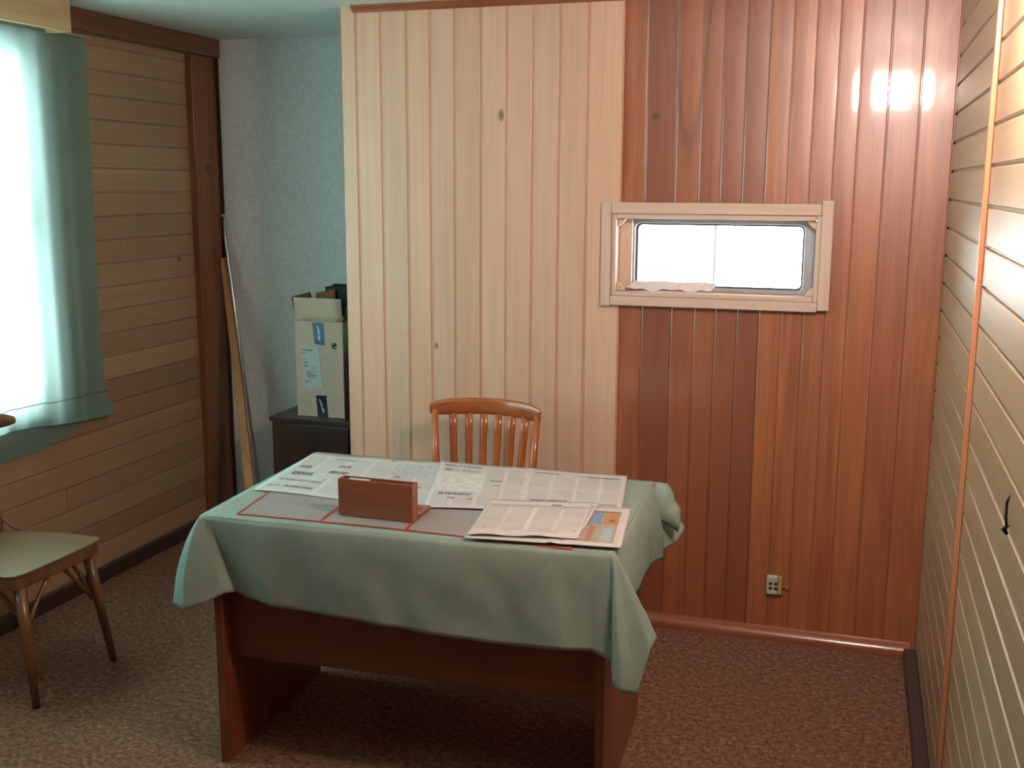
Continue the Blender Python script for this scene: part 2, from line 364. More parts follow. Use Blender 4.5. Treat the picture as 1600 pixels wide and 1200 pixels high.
for (x0, x1, z0, z1) in ((-1.10, OX0, 0, H), (OX1, 0.45, 0, H), (OX0, OX1, 0, OZ0), (OX0, OX1, OZ1, H)): mb.box(x0, x1, 3.945, 4.03, z0, z1)
struct(mb.build('wall_back_outer', M['wallboard']))

# pale board partition standing in front of the nook
mb = MB()
edge_l = [-1.913, -1.846, -1.745, -1.640, -1.547, -1.450, -1.347, -1.248, -1.148, -1.047, -0.943, -0.819]
tone_l = [0.10, 0.0, 0.0, 0.05, 0.0, 0.12, 0.0, 0.05, 0.0, 0.10, 0.0]
for i in range(len(edge_l) - 1):
    x0, x1 = edge_l[i], edge_l[i + 1]
    pr, tn = board_prof(x0, x1, 0.0, 0.017, 0.0016, tongue=0.009 if i < 10 else 0.004, e=0.45)
    if x1 > OX0:
        mb.box(x0, OX0 - 0.001, 3.9052, 3.9222, OZ0, OZ1, tone_l[i])
    rg = [(0.0, H)] if x1 < OX0 else [(0.0, OZ0), (OZ1, H)]
    for a_, b_ in rg: mb.prism(pr, lambda u, v, w_: (u, 3.905 - v, w_), a_, b_, [min(1.0, tone_l[i] + q) for q in tn])
struct(mb.build('wall_partition', M['light_boards']), 'pale vertical pine board partition left of the red-brown boards')
mb = MB(); mb.box(-1.909, OX0, 3.9225, 3.943, 0, H); mb.box(OX0, -0.82, 3.9225, 3.943, 0, OZ0); mb.box(OX0, -0.82, 3.9225, 3.943, OZ1, H)
struct(mb.build('wall_partition_backing', M['wallboard']))
mb = MB(); mb.box(-3.15, -1.10, 4.64, 4.74, 0, H); struct(mb.build('wall_nook', M['nook']), 'blue-grey papered wall at the back of the nook')
mb = MB(); mb.box(-1.15, -1.10, 3.945, 4.64, 0, H); struct(mb.build('wall_nook_side', M['nook']))
mb = MB(); mb.box(-3.15, 0.45, -1.65, -1.55, 0, H); struct(mb.build('wall_front', M['left_boards']))

# left wall: horizontal boards round the big window
WY0, WY1, WZ0, WZ1 = 1.78, 3.375, 0.80, 2.13
mb = MB(); edges = [0.0] + [0.062 + 0.0967 * k for k in range(23)] + [H]
random.seed(3)
butt = {4: 3.465, 9: 2.4, 2: 2.9, 14: 3.9, 6: 1.1, 12: 1.5, 18: 0.9}
for i in range(len(edges) - 1):
    z0, z1 = edges[i], edges[i + 1]
    segs = [(-1.55, 4.64)] if (z1 <= WZ0 + 0.005 or z0 >= WZ1 - 0.02) else [(-1.55, WY0), (WY1, 4.64)]
    if i in butt:
        b_ = butt[i]; segs2 = []
        for s0, s1 in segs: segs2 += ([(s0, b_ - 0.001), (b_ + 0.001, s1)] if s0 < b_ < s1 else [(s0, s1)])
        segs = segs2
    for s0, s1 in segs:
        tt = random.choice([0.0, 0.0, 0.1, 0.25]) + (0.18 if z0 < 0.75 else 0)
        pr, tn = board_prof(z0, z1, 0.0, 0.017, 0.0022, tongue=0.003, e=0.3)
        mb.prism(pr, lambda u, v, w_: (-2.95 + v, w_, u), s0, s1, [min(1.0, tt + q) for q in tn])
struct(mb.build('wall_left', M['left_boards']), 'brown horizontal board wall with the curtained window')
mb = MB()
for y0, y1, z0, z1 in ((-1.55, WY0, 0, H), (WY1, 4.64, 0, H), (WY0, WY1, 0, WZ0), (WY0, WY1, WZ1, H)): mb.box(-3.07, -2.969, y0, y1, z0, z1)
struct(mb.build('wall_left_outer', M['wallboard']))

# right wall: horizontal boards in two runs either side of a batten
mb = MB(); edges = [0.0] + [0.050 + 0.0915 * k for k in range(25)]; edges = [e for e in edges if e < H - 0.01] + [H]
for i in range(len(edges) - 1):
    for s0, s1, dz in ((-1.55, 2.765, 0.0), (2.768, 3.917, 0.0)):
        tt = random.choice([0.0, 0.0, 0.08, 0.2])
        z0, z1 = edges[i] + (dz if i else 0), edges[i + 1] + (dz if i < len(edges) - 2 else 0)
        pr, tn = board_prof(z0, z1, 0.0, 0.017, 0.0045, tongue=0.006, e=0.35)
        mb.prism(pr, lambda u, v, w_: (0.281 - v, w_, u), s0, s1, [min(1.0, tt + q) for q in tn])
struct(mb.build('wall_right', M['right_boards']), 'honey-coloured horizontal board wall with one batten')
mb = MB(); mb.box(0.300, 0.40, -1.55, 3.944, 0, H); struct(mb.build('wall_right_outer', M['wallboard']))

# trims
mb = MB(); mb.box(0.268, 0.2805, 2.742, 2.764, 0.0, H); struct(mb.build('trim_1', M['batten'], bevel=0.003), 'orange vertical batten on the honey-coloured board wall')
mb = MB()
pr = [(0, 0), (0.024, 0), (0.024, -0.006), (0.018, -0.012), (0.012, -0.017), (0.006, -0.026), (0, -0.026)]
mb.prism(pr, lambda u, v, w_: (w_, 3.9045 - u, H - 0.0005 + v), -1.86, 0.279); struct(mb.build('trim_2', M['moulding']), 'red-brown moulding where pale boards meet the ceiling')
mb = MB(); mb.box(-2.949, -2.895, -1.545, 4.636, 2.222, H - 0.001); struct(mb.build('trim_3', M['red_beam'], bevel=0.004), 'red-brown beam under the ceiling along the window wall')
mb = MB(); mb.box(-2.949, -2.915, 4.425, 4.632, 0.0, 2.221); struct(mb.build('trim_4', M['red_post'], bevel=0.004), 'red-brown corner post beside the nook')
mb = MB(); mb.box(-2.914, -2.905, 4.615, 4.632, 0.0, 2.22); struct(mb.build('trim_5', M['grout']))
mb = MB(); mb.box(-2.949, -2.925, -1.545, 4.42, 0.0, 0.062); struct(mb.build('baseboard_left', M['skirting'], bevel=0.004), 'dark baseboard under the window wall')
mb = MB(); mb.box(0.238, 0.2805, -1.545, 3.86, 0.0, 0.045); struct(mb.build('baseboard_right', M['skirting'], bevel=0.005), 'dark baseboard under the honey-coloured boards')
mb = MB(); pr = [(0, 0)] + [(0.034 * math.cos(q), 0.044 * math.sin(q)) for q in [i * PI / 2 / 6 for i in range(7)]]
mb.prism(pr, lambda u, v, w_: (w_, 3.9045 - u, v), -1.905, -0.822)
mb.prism(pr, lambda u, v, w_: (w_, 3.9165 - u * 1.2, v), -0.820, 0.262)
struct(mb.build('baseboard_back', M['moulding'], auto=40), 'red-brown quarter-round baseboard under the vertical boards')

# ------------------------------------------------------------------ window_1, the big one behind the curtain
r = bpy.data.objects.new('window_1', None); COL.objects.link(r); r.location = (-3.0, 2.59, 0.8); struct(r, 'bright window behind the green curtain')
def kid(mb, name, mat, par, **kw):
    loc = par.matrix_world.translation if False else par.location
    R_ = Matrix.Rotation(-par.rotation_euler.z, 4, 'Z')
    vs = [tuple(R_ @ (Vector(p) - par.location)) for p in mb.v]; mb.v = vs
    return mb.build(name, mat, par, **kw)
mb = MB(); a0, a1 = -3.06, -2.985
mb.box(a0, a1, WY0, WY0 + 0.05, WZ0, WZ1); mb.box(a0, a1, WY1 - 0.05, WY1, WZ0, WZ1); mb.box(a0, a1, WY0 + 0.05, WY1 - 0.05, WZ0, WZ0 + 0.05); mb.box(a0, a1, WY0 + 0.05, WY1 - 0.05, WZ1 - 0.05, WZ1)
mb.box(a0, a1, 2.60, 2.66, WZ0 + 0.05, WZ1 - 0.05); mb.box(a0, a1, WY0 + 0.05, 2.60, 1.49, 1.56); mb.box(a0, a1, 2.66, WY1 - 0.05, 1.49, 1.56)
kid(mb, 'window_frame', M['white'], r)
for y0, y1 in ((WY0 + 0.05, 2.60), (2.66, WY1 - 0.05)):
    for z0, z1 in ((WZ0 + 0.05, 1.49), (1.56, WZ1 - 0.05)):
        mb = MB(); mb.box(-3.03, -3.026, y0, y1, z0, z1); kid(mb, 'pane', M['glass'], r)
mb = MB(); mb.box(-2.984, -2.945, WY0 - 0.03, WY1 + 0.03, WZ0 - 0.022, WZ0 - 0.001); kid(mb, 'window_sill', M['white'], r, bevel=0.003)
mb = MB()
for y0, y1, z0, z1 in ((WY0 - 0.05, WY0, WZ0, WZ1 + 0.05), (WY1, WY1 + 0.05, WZ0, WZ1 + 0.05), (WY0, WY1, WZ1, WZ1 + 0.05)): mb.box(-2.949, -2.940, y0, y1, z0, z1)
kid(mb, 'casing', M['white'], r)

# ------------------------------------------------------------------ window_2, the small one in the far wall
r = bpy.data.objects.new('window_2', None); COL.objects.link(r); r.location = (-0.48, 3.93, 1.245); struct(r, 'small wide window with bare pine casing in the vertical boards')
yf = 3.885
for nm, (x0, x1, z0, z1), mt in (('casing_board', (-0.885, -0.850, 1.212, 1.585), 'casing_v'), ('casing_board', (-0.120, -0.081, 1.222, 1.598), 'casing_v'),
                             ('casing_board', (-0.849, -0.121, 1.546, 1.586), 'casing'), ('casing_board', (-0.849, -0.121, 1.216, 1.250), 'casing')):
    mb = MB(); mb.box(x0, x1, yf, 3.9045, z0, z1); kid(mb, nm, M[mt], r, bevel=0.0025)
# inner lining boards (reveal)
for (x0, x1, z0, z1), mt in (((-0.849, -0.832, 1.251, 1.545), 'casing_v'), ((-0.136, -0.121, 1.251, 1.545), 'casing_v'), ((-0.831, -0.137, 1.529, 1.545), 'casing'), ((-0.831, -0.137, 1.251, 1.266), 'casing')):
    mb = MB(); mb.box(x0, x1, 3.892, 4.02, z0, z1); kid(mb, 'lining_board', M[mt], r, bevel=0.002)
def rrect(x0, x1, z0, z1, rad, n=6):
    out = []
    for cx, cz, a0_ in ((x1 - rad, z1 - rad, 0), (x0 + rad, z1 - rad, 90), (x0 + rad, z0 + rad, 180), (x1 - rad, z0 + rad, 270)):
        for i in range(n + 1):
            q = math.radians(a0_ + 90 * i / n); out.append((cx + rad * math.cos(q), cz + rad * math.sin(q)))
    return out
def ring(mb, outer, inner, y0, y1):
    n = len(outer); k = len(mb.v)
    for y in (y0, y1):
        mb.v += [(p[0], y, p[1]) for p in outer] + [(p[0], y, p[1]) for p in inner]
    for i in range(n):
        j = (i + 1) % n
        for f in ((k + i, k + j, k + n + j, k + n + i), (k + 2*n + i, k + 3*n + i, k + 3*n + j, k + 2*n + j), (k + i, k + 2*n + i, k + 2*n + j, k + j), (k + n + i, k + n + j, k + 3*n + j, k + 3*n + i)):
            mb.f.append(f); mb.t.append(0.0); mb.uv.append(None)
mb = MB(); ring(mb, rrect(-0.830, -0.138, 1.267, 1.528, 0.012), rrect(-0.776, -0.176, 1.281, 1.511, 0.020), 3.965, 4.012); kid(mb, 'window_frame', M['grey_frame'], r, bevel=0.003)
mb = MB(); ring(mb, rrect(-0.776, -0.176, 1.281, 1.511, 0.020), rrect(-0.768, -0.183, 1.287, 1.504, 0.016), 3.980, 4.000); kid(mb, 'gasket', M['gasket'], r)
mb = MB(); mb.box(-0.831, -0.784, 3.950, 3.964, 1.268, 1.527); kid(mb, 'lining_board', M['casing_v'], r, bevel=0.002)
mb = MB(); mb.box(-0.4945, -0.4855, 3.996, 4.004, 1.288, 1.503); kid(mb, 'glazing_bar', M['white'], r)
mb = MB(); pg = rrect(-0.770, -0.182, 1.286, 1.505, 0.016); n = len(pg)
mb.add([(p[0], 3.988, p[1]) for p in pg] + [(p[0], 3.992, p[1]) for p in pg], [tuple(range(n)), tuple(range(2*n - 1, n - 1, -1))] + [(i, (i+1) % n, n + (i+1) % n, n + i) for i in range(n)])
kid(mb, 'pane', M['glass'], r)
for sx, sz in ((1, 1), (1, -1), (-1, 1), (-1, -1)):
    cx = -0.831 if sx > 0 else -0.137; cz = 1.267 if sz > 0 else 1.528
    mb = MB(); q = 0.030
    tri = [(cx, cz), (cx + sx * q, cz), (cx + sx * q * 0.8, cz + sz * q * 0.35), (cx + sx * q * 0.35, cz + sz * q * 0.8), (cx, cz + sz * q)]
    mb.prism(tri, lambda u, v, w_: (u, w_, v), 3.915, 3.935); kid(mb, 'corner_block', M['casing'], r, bevel=0.0015)

# unseen slab outside, added to keep sky light off the small window's sill
mb = MB(); mb.box(-1.05, 0.44, 4.031, 5.0, 1.60, 1.64); struct(mb.build('sky_blocker', M['wallboard']), 'added unseen slab blocking sky light above the small window')

# crumpled paper on the small window's sill
mb = MB()
def sp(u, v):
    x = lerp(lerp(-0.802, -0.492, u), lerp(-0.775, -0.470, u), v); y = lerp(3.900, 3.958, v)
    z = 1.268 + 0.004 + 0.005 * math.sin(u * 14 + v * 3) * (0.4 + 0.6 * (1 - v)) + 0.004 * math.sin(u * 29 + 1) * (1 - v) + 0.026 * v ** 1.5 + 0.003
    return (x, y, z)
mb.grid(sp, 30, 8); o = mb.build('crumpled_paper', plain('sill_paper', (0.62, 0.55, 0.55), 0.7, 0, 0.1, 50), smooth=True, solid=0.0012, origin=(-0.63, 3.93, 1.268))
tag(o, 'crumpled white paper strip lying on the small window sill', 'paper')

# ------------------------------------------------------------------ pelmet and curtain
p = thing('curtain_pelmet', 'pale wooden box pelmet above the green curtain', 'pelmet', (-2.80, 2.4, 2.188))
mb = MB(); mb.box(-2.80, -2.782, 1.30, 3.470, 2.186, 2.303); kid(mb, 'front_board', M['pelmet'], p, bevel=0.002)
mb = MB(); mb.box(-2.885, -2.801, 3.452, 3.470, 2.186, 2.303); kid(mb, 'end_board', M['pelmet'], p, bevel=0.002)
def wav(y, amp=1.0): return amp * (0.010 * math.sin(y * 17.0) + 0.006 * math.sin(y * 41.0 + 1.0) + 0.004 * math.sin(y * 73.0))
cu_root = thing('green_curtain', 'sheer sea-green curtain hanging over the bright window', 'curtain', (-2.87, 2.45, 0.70))
def cur(u, v):
    z_top = 2.195; ye = 3.70 - 0.02 * math.sin(v * PI) * 0.5 - 0.012 * sm(v * 1.2) + (0.035 * sm((v - 0.93) / 0.07))
    y = lerp(1.35, ye, u); zb = 0.705 + 0.045 * sm((3.70 - y) / 0.6)
    z = lerp(z_top, zb, v); x = -2.905 + 0.8 * wav(y, 0.35 + 0.65 * v)
    return (x, y, z)
mb = MB(); mb.grid(cur, 150, 60); kid(mb, 'front_panel', M['curtain'], cu_root, smooth=True)
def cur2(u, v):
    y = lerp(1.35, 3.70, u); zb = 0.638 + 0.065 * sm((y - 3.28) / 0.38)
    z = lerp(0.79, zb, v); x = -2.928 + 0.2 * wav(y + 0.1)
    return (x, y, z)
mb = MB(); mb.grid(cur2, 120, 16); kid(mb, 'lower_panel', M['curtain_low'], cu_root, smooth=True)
mb = MB()
pts = []
for i in range(121):
    q = cur(i / 120.0, 0.945); pts.append((q[0] + 0.002, q[1], 0.808 + 0.022 * sm((3.70 - q[1]) / 0.6)))
mb.tube(pts, 0.0016, 6); kid(mb, 'hem_seam', plain('dark_green_thread', (0.09, 0.15, 0.12), 0.8), cu_root)
mb = MB(); pts = []
for i in range(121):
    q = cur(i / 120.0, 1.0); pts.append((q[0] + 0.001, q[1], q[2]))
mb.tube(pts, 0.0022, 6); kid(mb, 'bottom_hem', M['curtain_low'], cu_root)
mb = MB(); mb.tube([(-2.905, 1.32, 2.199), (-2.905, 3.73, 2.203)], 0.004, 8); kid(mb, 'curtain_wire', M['steel'], cu_root)

# ------------------------------------------------------------------ ceiling lamp (its light throws the nook's and the chair's shadows)
lp = thing('ceiling_lamp', 'white plafond lamp under the ceiling beside the board wall', 'lamp', (0.13, 2.075, H))
mb = MB(); mb.box(0.0, 0.26, 2.02, 2.13, 2.165, H - 0.001); kid(mb, 'lamp_base', M['white'], lp, bevel=0.006)
mb = MB(); mb.box(0.01, 0.25, 2.03, 2.12, 2.035, 2.164); kid(mb, 'lamp_diffuser', M['lamp'], lp, bevel=0.02, seg=3)

# ------------------------------------------------------------------ desk
DZ = 0.742; DR = math.radians(2.3); DC = (-1.127, 2.886, 0.0)
dk = thing('office_desk', 'dark red-brown laminate desk under the green tablecloth', 'desk', DC, DR)
def loc_build(mb, name, mat, par, **kw): return mb.build(name, mat, par, **kw)
mb = MB(); mb.box(-0.556, 0.560, -0.352, 0.355, DZ - 0.027, DZ - 0.004); loc_build(mb, 'tabletop', M['desk_h'], dk, bevel=0.002)
mb = MB(); mb.box(-0.556, -0.532, -0.345, 0.275, 0.0, DZ - 0.028); loc_build(mb, 'side_panel', M['desk'], dk, bevel=0.0015)
mb = MB(); mb.box(0.536, 0.560, -0.345, 0.275, 0.0, DZ - 0.028); loc_build(mb, 'side_panel', M['desk'], dk, bevel=0.0015)
mb = MB(); mb.box(-0.531, 0.535, -0.295, -0.277, 0.31, DZ - 0.028); loc_build(mb, 'modesty_panel', M['desk_h'], dk, bevel=0.0015)

# ------------------------------------------------------------------ tablecloth
CZ = 0.7445
st = [  # top edge point, hem point, outward swell halfway down
 ((-1.722, 3.256), (-1.765, 3.285, .52), (-.01, .01)), ((-1.715, 3.10), (-1.75, 3.10, .50), (-.01, 0)), ((-1.707, 2.90), (-1.765, 2.90, .49), (-.015, 0)),
 ((-1.700, 2.70), (-1.755, 2.70, .485), (-.01, 0)), ((-1.692, 2.55), (-1.785, 2.56, .485), (-.012, 0)), ((-1.690, 2.508), (-1.760, 2.475, .490), (-.012, -.004)),
 ((-1.689, 2.504), (-1.712, 2.452, .486), (-.006, -.008)), ((-1.684, 2.503), (-1.660, 2.462, .505), (0, -.004)), ((-1.672, 2.504), (-1.605, 2.488, .535), (.002, .006)),
 ((-1.655, 2.505), (-1.592, 2.522, .528), (0, .008)), ((-1.60, 2.507), (-1.555, 2.514, .517), (0, .002)), ((-1.50, 2.511), (-1.47, 2.500, .508), (0, -.006)), ((-1.38, 2.516), (-1.36, 2.512, .502), (0, .0)),
 ((-1.25, 2.521), (-1.24, 2.508, .500), (0, -.006)), ((-1.10, 2.527), (-1.10, 2.520, .492), (0, 0)), ((-0.95, 2.532), (-0.95, 2.510, .486), (0, -.008)), ((-0.80, 2.538), (-0.80, 2.527, .478), (0, 0)),
 ((-0.68, 2.543), (-0.67, 2.522, .486), (0, -.004)), ((-0.60, 2.546), (-0.59, 2.538, .487), (0, .002)), ((-0.545, 2.548), (-0.538, 2.528, .470), (.0, .0)), ((-0.538, 2.548), (-0.527, 2.496, .425), (.0, -.008)), ((-0.537, 2.548), (-0.505, 2.490, .408), (.0, -.010)),
 ((-0.536, 2.549), (-0.470, 2.502, .402), (.004, -.006)), ((-0.535, 2.550), (-0.440, 2.520, .520), (.0, .0)), ((-0.535, 2.551), (-0.427, 2.535, .548), (.0, .0)), ((-0.536, 2.556), (-0.470, 2.60, .585), (-.008, .0)), ((-0.537, 2.58), (-0.522, 2.66, .60), (-.004, .0)),
 ((-0.540, 2.70), (-0.528, 2.75, .571), (.004, 0)), ((-0.545, 2.83), (-0.527, 2.86, .572), (.006, 0)), ((-0.552, 3.00), (-0.522, 3.02, .562), (.01, 0)), ((-0.558, 3.15), (-0.520, 3.13, .535), (.012, 0)), ((-0.560, 3.20), (-0.532, 3.18, .545), (.008, 0)),
 ((-0.561, 3.235), (-0.50, 3.235, .553), (.0, .0)), ((-0.562, 3.244), (-0.478, 3.262, .597), (.0, .004)), ((-0.566, 3.246), (-0.51, 3.30, .56), (.0, .008)), ((-0.60, 3.247), (-0.60, 3.262, .54), (0, .004)), ((-0.80, 3.249), (-0.80, 3.265, .52), (0, .004)), ((-1.2, 3.251), (-1.2, 3.268, .51), (0, .004)), ((-1.6, 3.255), (-1.6, 3.27, .51), (0, .004)), ((-1.722, 3.256), (-1.765, 3.285, .52), (-.01, .01))]
def skirt(u, v):
    t_ = u * (len(st) - 1); i = min(int(t_), len(st) - 2); f = t_ - i
    A, B = st[i], st[i + 1]
    tp_ = Vector((lerp(A[0][0], B[0][0], f), lerp(A[0][1], B[0][1], f), CZ)); hm = Vector([lerp(A[1][q], B[1][q], f) for q in range(3)])
    bl = Vector((lerp(A[2][0], B[2][0], f), lerp(A[2][1], B[2][1], f), 0))
    if 8 < t_ < 19: tp_.y -= 0.016 * math.sin(PI * (t_ - 8) / 11.0) ** 0.7
    p_ = tp_.lerp(hm, v) + bl * math.sin(PI * min(1, v * 1.0))
    out = Vector((hm.x - tp_.x, hm.y - tp_.y, 0)); cz = Vector((tp_.x + 1.12, tp_.y - 2.89, 0)).normalized()
    rnd_ = 0.010 * (1 - math.exp(-v * 9)); p_ += cz * rnd_; p_.z -= 0.004 * (1 - math.exp(-v * 14)) * 0
    n_ = mnoise.noise(Vector((p_.x * 5.0, p_.y * 5.0, p_.z * 3.0))) * 0.020 * v + mnoise.noise(Vector((p_.x * 17 + p_.z * 9, p_.y * 17, p_.z * 7))) * 0.007 * min(1, v * 1.6)
    p_ += cz * n_ * (0.35 if 4 < i < 9 or 18 < i < 26 else 1.0)
    return p_
NS = (len(st) - 1) * 7
mb = MB(); mb.grid(skirt, NS, 22, flip=False)
# top surface: rows between left and right outline
def ctop(u, v):
    bx = Vector((lerp(-1.6905, -0.536, u), lerp(2.5035, 2.5485, u) - 0.016 * max(0.0, math.sin(PI * u)) ** 0.7, CZ)); tx = Vector((lerp(-1.7225, -0.5615, u), lerp(3.2565, 3.2445, u), CZ)); p_ = bx.lerp(tx, v)
    e = min(u, 1 - u, v, 1 - v)
    if e > 0: p_.z += 0.0005 * mnoise.noise(p_ * 9)
    return p_
mb.grid(ctop, 50, 34)
# curled corner of the cloth standing out at the back right corner
hA = [(-0.556, 3.236, .7455), (-0.538, 3.215, .752), (-0.508, 3.205, .752), (-0.491, 3.20, .728), (-0.484, 3.20, .703), (-0.466, 3.20, .678), (-0.466, 3.205, .640)]
hB = [(-0.552, 3.19, .728), (-0.547, 3.175, .706), (-0.540, 3.17, .684), (-0.532, 3.17, .660), (-0.522, 3.175, .640), (-0.505, 3.18, .634), (-0.472, 3.20, .604)]
def pl_(P, u):
    t_ = u * (len(P) - 1); i = min(int(t_), len(P) - 2); return Vector(P[i]).lerp(Vector(P[i + 1]), t_ - i)
def horn(u, v):
    p_ = pl_(hA, u).lerp(pl_(hB, u), v); b_ = math.sin(PI * v) * 0.016 * min(1, u * 2.5); return p_ + Vector((0.2, -1, 0.25)) * b_
mb.grid(horn, 24, 8)
cl = mb.build('green_tablecloth', M['cloth'], smooth=True, solid=0.0016, origin=(-1.13, 2.88, CZ))
import bmesh as _bm
b_ = _bm.new(); b_.from_mesh(cl.data); _bm.ops.remove_doubles(b_, verts=b_.verts, dist=0.0012); _bm.ops.recalc_face_normals(b_, faces=b_.faces); b_.to_mesh(cl.data); b_.free()
tag(cl, 'sage green tablecloth draped over the office desk', 'tablecloth')

# ------------------------------------------------------------------ desk mat with red borders
mt = thing('desk_mat', 'long grey desk mat with red borders near the desk front edge', 'desk mat', (-1.12, 2.69, 0.7465))
zq = 0.7465
def qp(u, v):    # mat outline: u along, v away from the camera
    f = Vector((lerp(-1.594, -0.640, u), 2.541 + 0.012 * math.sin(PI * u), 0)); b = Vector((lerp(-1.630, -0.655, u), 2.83, 0)); return f.lerp(b, v)
def strip(mb, u0, u1, v0, v1, z0, z1):
    c_ = [qp(u0, v0), qp(u1, v0), qp(u1, v1), qp(u0, v1)]
    mb.add([(p_.x, p_.y, z0) for p_ in c_] + [(p_.x, p_.y, z1) for p_ in c_], [(3, 2, 1, 0), (4, 5, 6, 7), (0, 1, 5, 4), (1, 2, 6, 5), (2, 3, 7, 6), (3, 0, 4, 7)])
us = [0.0, 0.262, 0.522, 0.775, 1.0]
for i in range(4):
    mb = MB(); strip(mb, us[i] + 0.002, us[i + 1] - 0.002, 0.01, 0.99, zq, zq + 0.0010); kid(mb, 'mat_panel', M['mat'], mt)
mb = MB()
for i in range(16): strip(mb, i / 16, (i + 1) / 16, -0.012, 0.016, zq, zq + 0.0016)
for i, u_ in enumerate(us): strip(mb, max(-0.003, u_ - 0.005), min(1.002, u_ + 0.005), 0.016, 1.0, zq + 0.0001, zq + 0.0016)
kid(mb, 'red_border', M['mat_border'], mt)

# ------------------------------------------------------------------ newspapers
def sheet(name, label, cat, BL, BR, FR, FL, z, mat, wave=0.0015, group=None, nu=36, nv=14, fold=None, lift=None, thick=0.0006, parent=None, ragged=0.0):
    BL, BR, FR, FL = [Vector((q[0], q[1], 0)) for q in (BL, BR, FR, FL)]
    c0 = (BL + BR + FR + FL) / 4; c0.z = z
    def fn(u, v):
        p_ = FL.lerp(FR, u).lerp(BL.lerp(BR, u), v)
        p_.z = z + wave * (0.55 + 0.5 * math.sin(u * 11 + v * 2) + 0.35 * math.sin(v * 9 + u * 5)) * 0.6
        if ragged: p_.y += ragged * math.sin(u * 8.0) * (1 - v) + ragged * 0.5 * math.sin(u * 13 + 1) * v
        if fold is not None: p_.z += 0.0030 * math.exp(-((u - fold) / 0.02) ** 2)
        if lift: 
            for (lu, lv, lw, lh) in lift: p_.z += lh * math.exp(-((u - lu) / lw) ** 2 - ((v - lv) / 0.08) ** 2)
        return p_
    mb = MB(); mb.grid(fn, nu, nv)
    if parent: return kid(mb, name, mat, parent, smooth=True, solid=thick)
    o = mb.build(name, mat, smooth=True, solid=thick, origin=tuple(c0)); tag(o, label, cat, group); return o
WHT = (0.58, 0.57, 0.56)
mA = paper_mat('newsprint_left', WHT, 6, rects=[(0.06, 0.20, 0.42, 0.50, .9), (0.05, 0.13, 0.60, 0.66, .9), (0.05, 0.30, 0.27, 0.31, .7), (0.13, 0.30, 0.12, 0.16, .9), (0.28, 0.40, 0.52, 0.58, .95), (0.22, 0.36, 0.86, 0.90, .6), (0.30, 0.38, 0.68, 0.73, .8), (0.03, 0.12, 0.12, 0.15, .6), (0.30, 0.31, 0.26, 0.38, .6), (0.60, 0.64, 0.93, 0.96, .9), (0.70, 0.74, 0.55, 0.58, .9), (0.80, 0.90, 0.35, 0.40, .5)],
    blocks=[((0.14, 0.27, 0.33, 0.50), (0.52, 0.55, 0.53)), ((0.66, 0.9, 0.60, 0.9), (0.44, 0.47, 0.48)), ((0.62, 0.86, 0.2, 0.42), (0.47, 0.48, 0.48))])
sheet('newspaper', 'open newspaper at the left end of the desk behind the brown holder', 'newspaper', (-1.715, 3.218), (-1.235, 3.240), (-1.105, 2.752), (-1.676, 2.760), 0.7490, mA, wave=0.0020, ragged=0.004, group='newspapers on the desk')
mB = paper_mat('newsprint_right', (0.58, 0.54, 0.53), 8, rects=[(0.03, 0.24, 0.90, 0.93, .8), (0.04, 0.08, 0.80, 0.83, .9), (0.10, 0.22, 0.79, 0.81, .6), (0.05, 0.22, 0.26, 0.31, .8), (0.10, 0.14, 0.18, 0.21, .9), (0.21, 0.23, 0.17, 0.2, .9), (0.30, 0.37, 0.60, 0.63, .6), (0.32, 0.36, 0.50, 0.52, .7), (0.36, 0.44, 0.08, 0.11, .7), (0.52, 0.66, 0.88, 0.91, .8), (0.74, 0.80, 0.88, 0.90, .6), (0.80, 0.97, 0.86, 0.89, .9), (0.53, 0.72, 0.22, 0.25, .9), (0.84, 0.97, 0.16, 0.19, .8)],
    blocks=[((0.475, 0.505, 0.02, 0.98), (0.60, 0.53, 0.50)), ((0.505, 0.97, 0.50, 0.52), (0.60, 0.55, 0.53)), ((0.02, 0.27, 0.35, 0.76), (0.60, 0.585, 0.57))], textk=0.46)
sheet('newspaper', 'wide spread newspaper along the back edge of the desk', 'newspaper', (-1.262, 3.242), (-0.644, 3.253), (-0.582, 2.862), (-1.123, 2.742), 0.7522, mB, wave=0.0016, fold=0.49, group='newspapers on the desk', ragged=0.003)
mD = paper_mat('magazine_page', (0.59, 0.54, 0.51), 3, textk=0.35, blocks=[((0.72, 0.945, 0.08, 0.84), (0.36, 0.30, 0.23)), ((0.72, 0.83, 0.52, 0.84), (0.20, 0.26, 0.36)), ((0.845, 0.945, 0.52, 0.84), (0.42, 0.20, 0.10)), ((0.76, 0.80, 0.1, 0.48), (0.42, 0.16, 0.13)), ((0.85, 0.92, 0.12, 0.44), (0.33, 0.38, 0.40)), ((0.72, 0.945, 0.84, 0.87), (0.12, 0.13, 0.18))], rects=[(0.88, 0.92, 0.60, 0.66, .8)])
sheet('magazine', 'colour magazine page under the folded newspaper at the front right corner', 'magazine', (-0.961, 2.849), (-0.562, 2.903), (-0.520, 2.566), (-0.918, 2.516), 0.7560, mD, wave=0.0008, lift=[(0.56, 0.0, 0.02, 0.004)], thick=0.0022)
mC = paper_mat('newsprint_folded', (0.60, 0.53, 0.50), 4, textk=0.46, top=0.80, bottom=0.16, rects=[(0.02, 0.98, 0.80, 0.86, .35), (0.62, 0.72, 0.86, 0.90, .9), (0.10, 0.12, 0.17, 0.2, .8), (0.93, 0.95, 0.17, 0.2, .8), (0.50, 0.80, 0.12, 0.145, .5)], blocks=[((0.03, 0.97, 0.78, 0.88), (0.50, 0.48, 0.48)), ((0.47, 0.50, 0.18, 0.78), (0.68, 0.62, 0.58))])
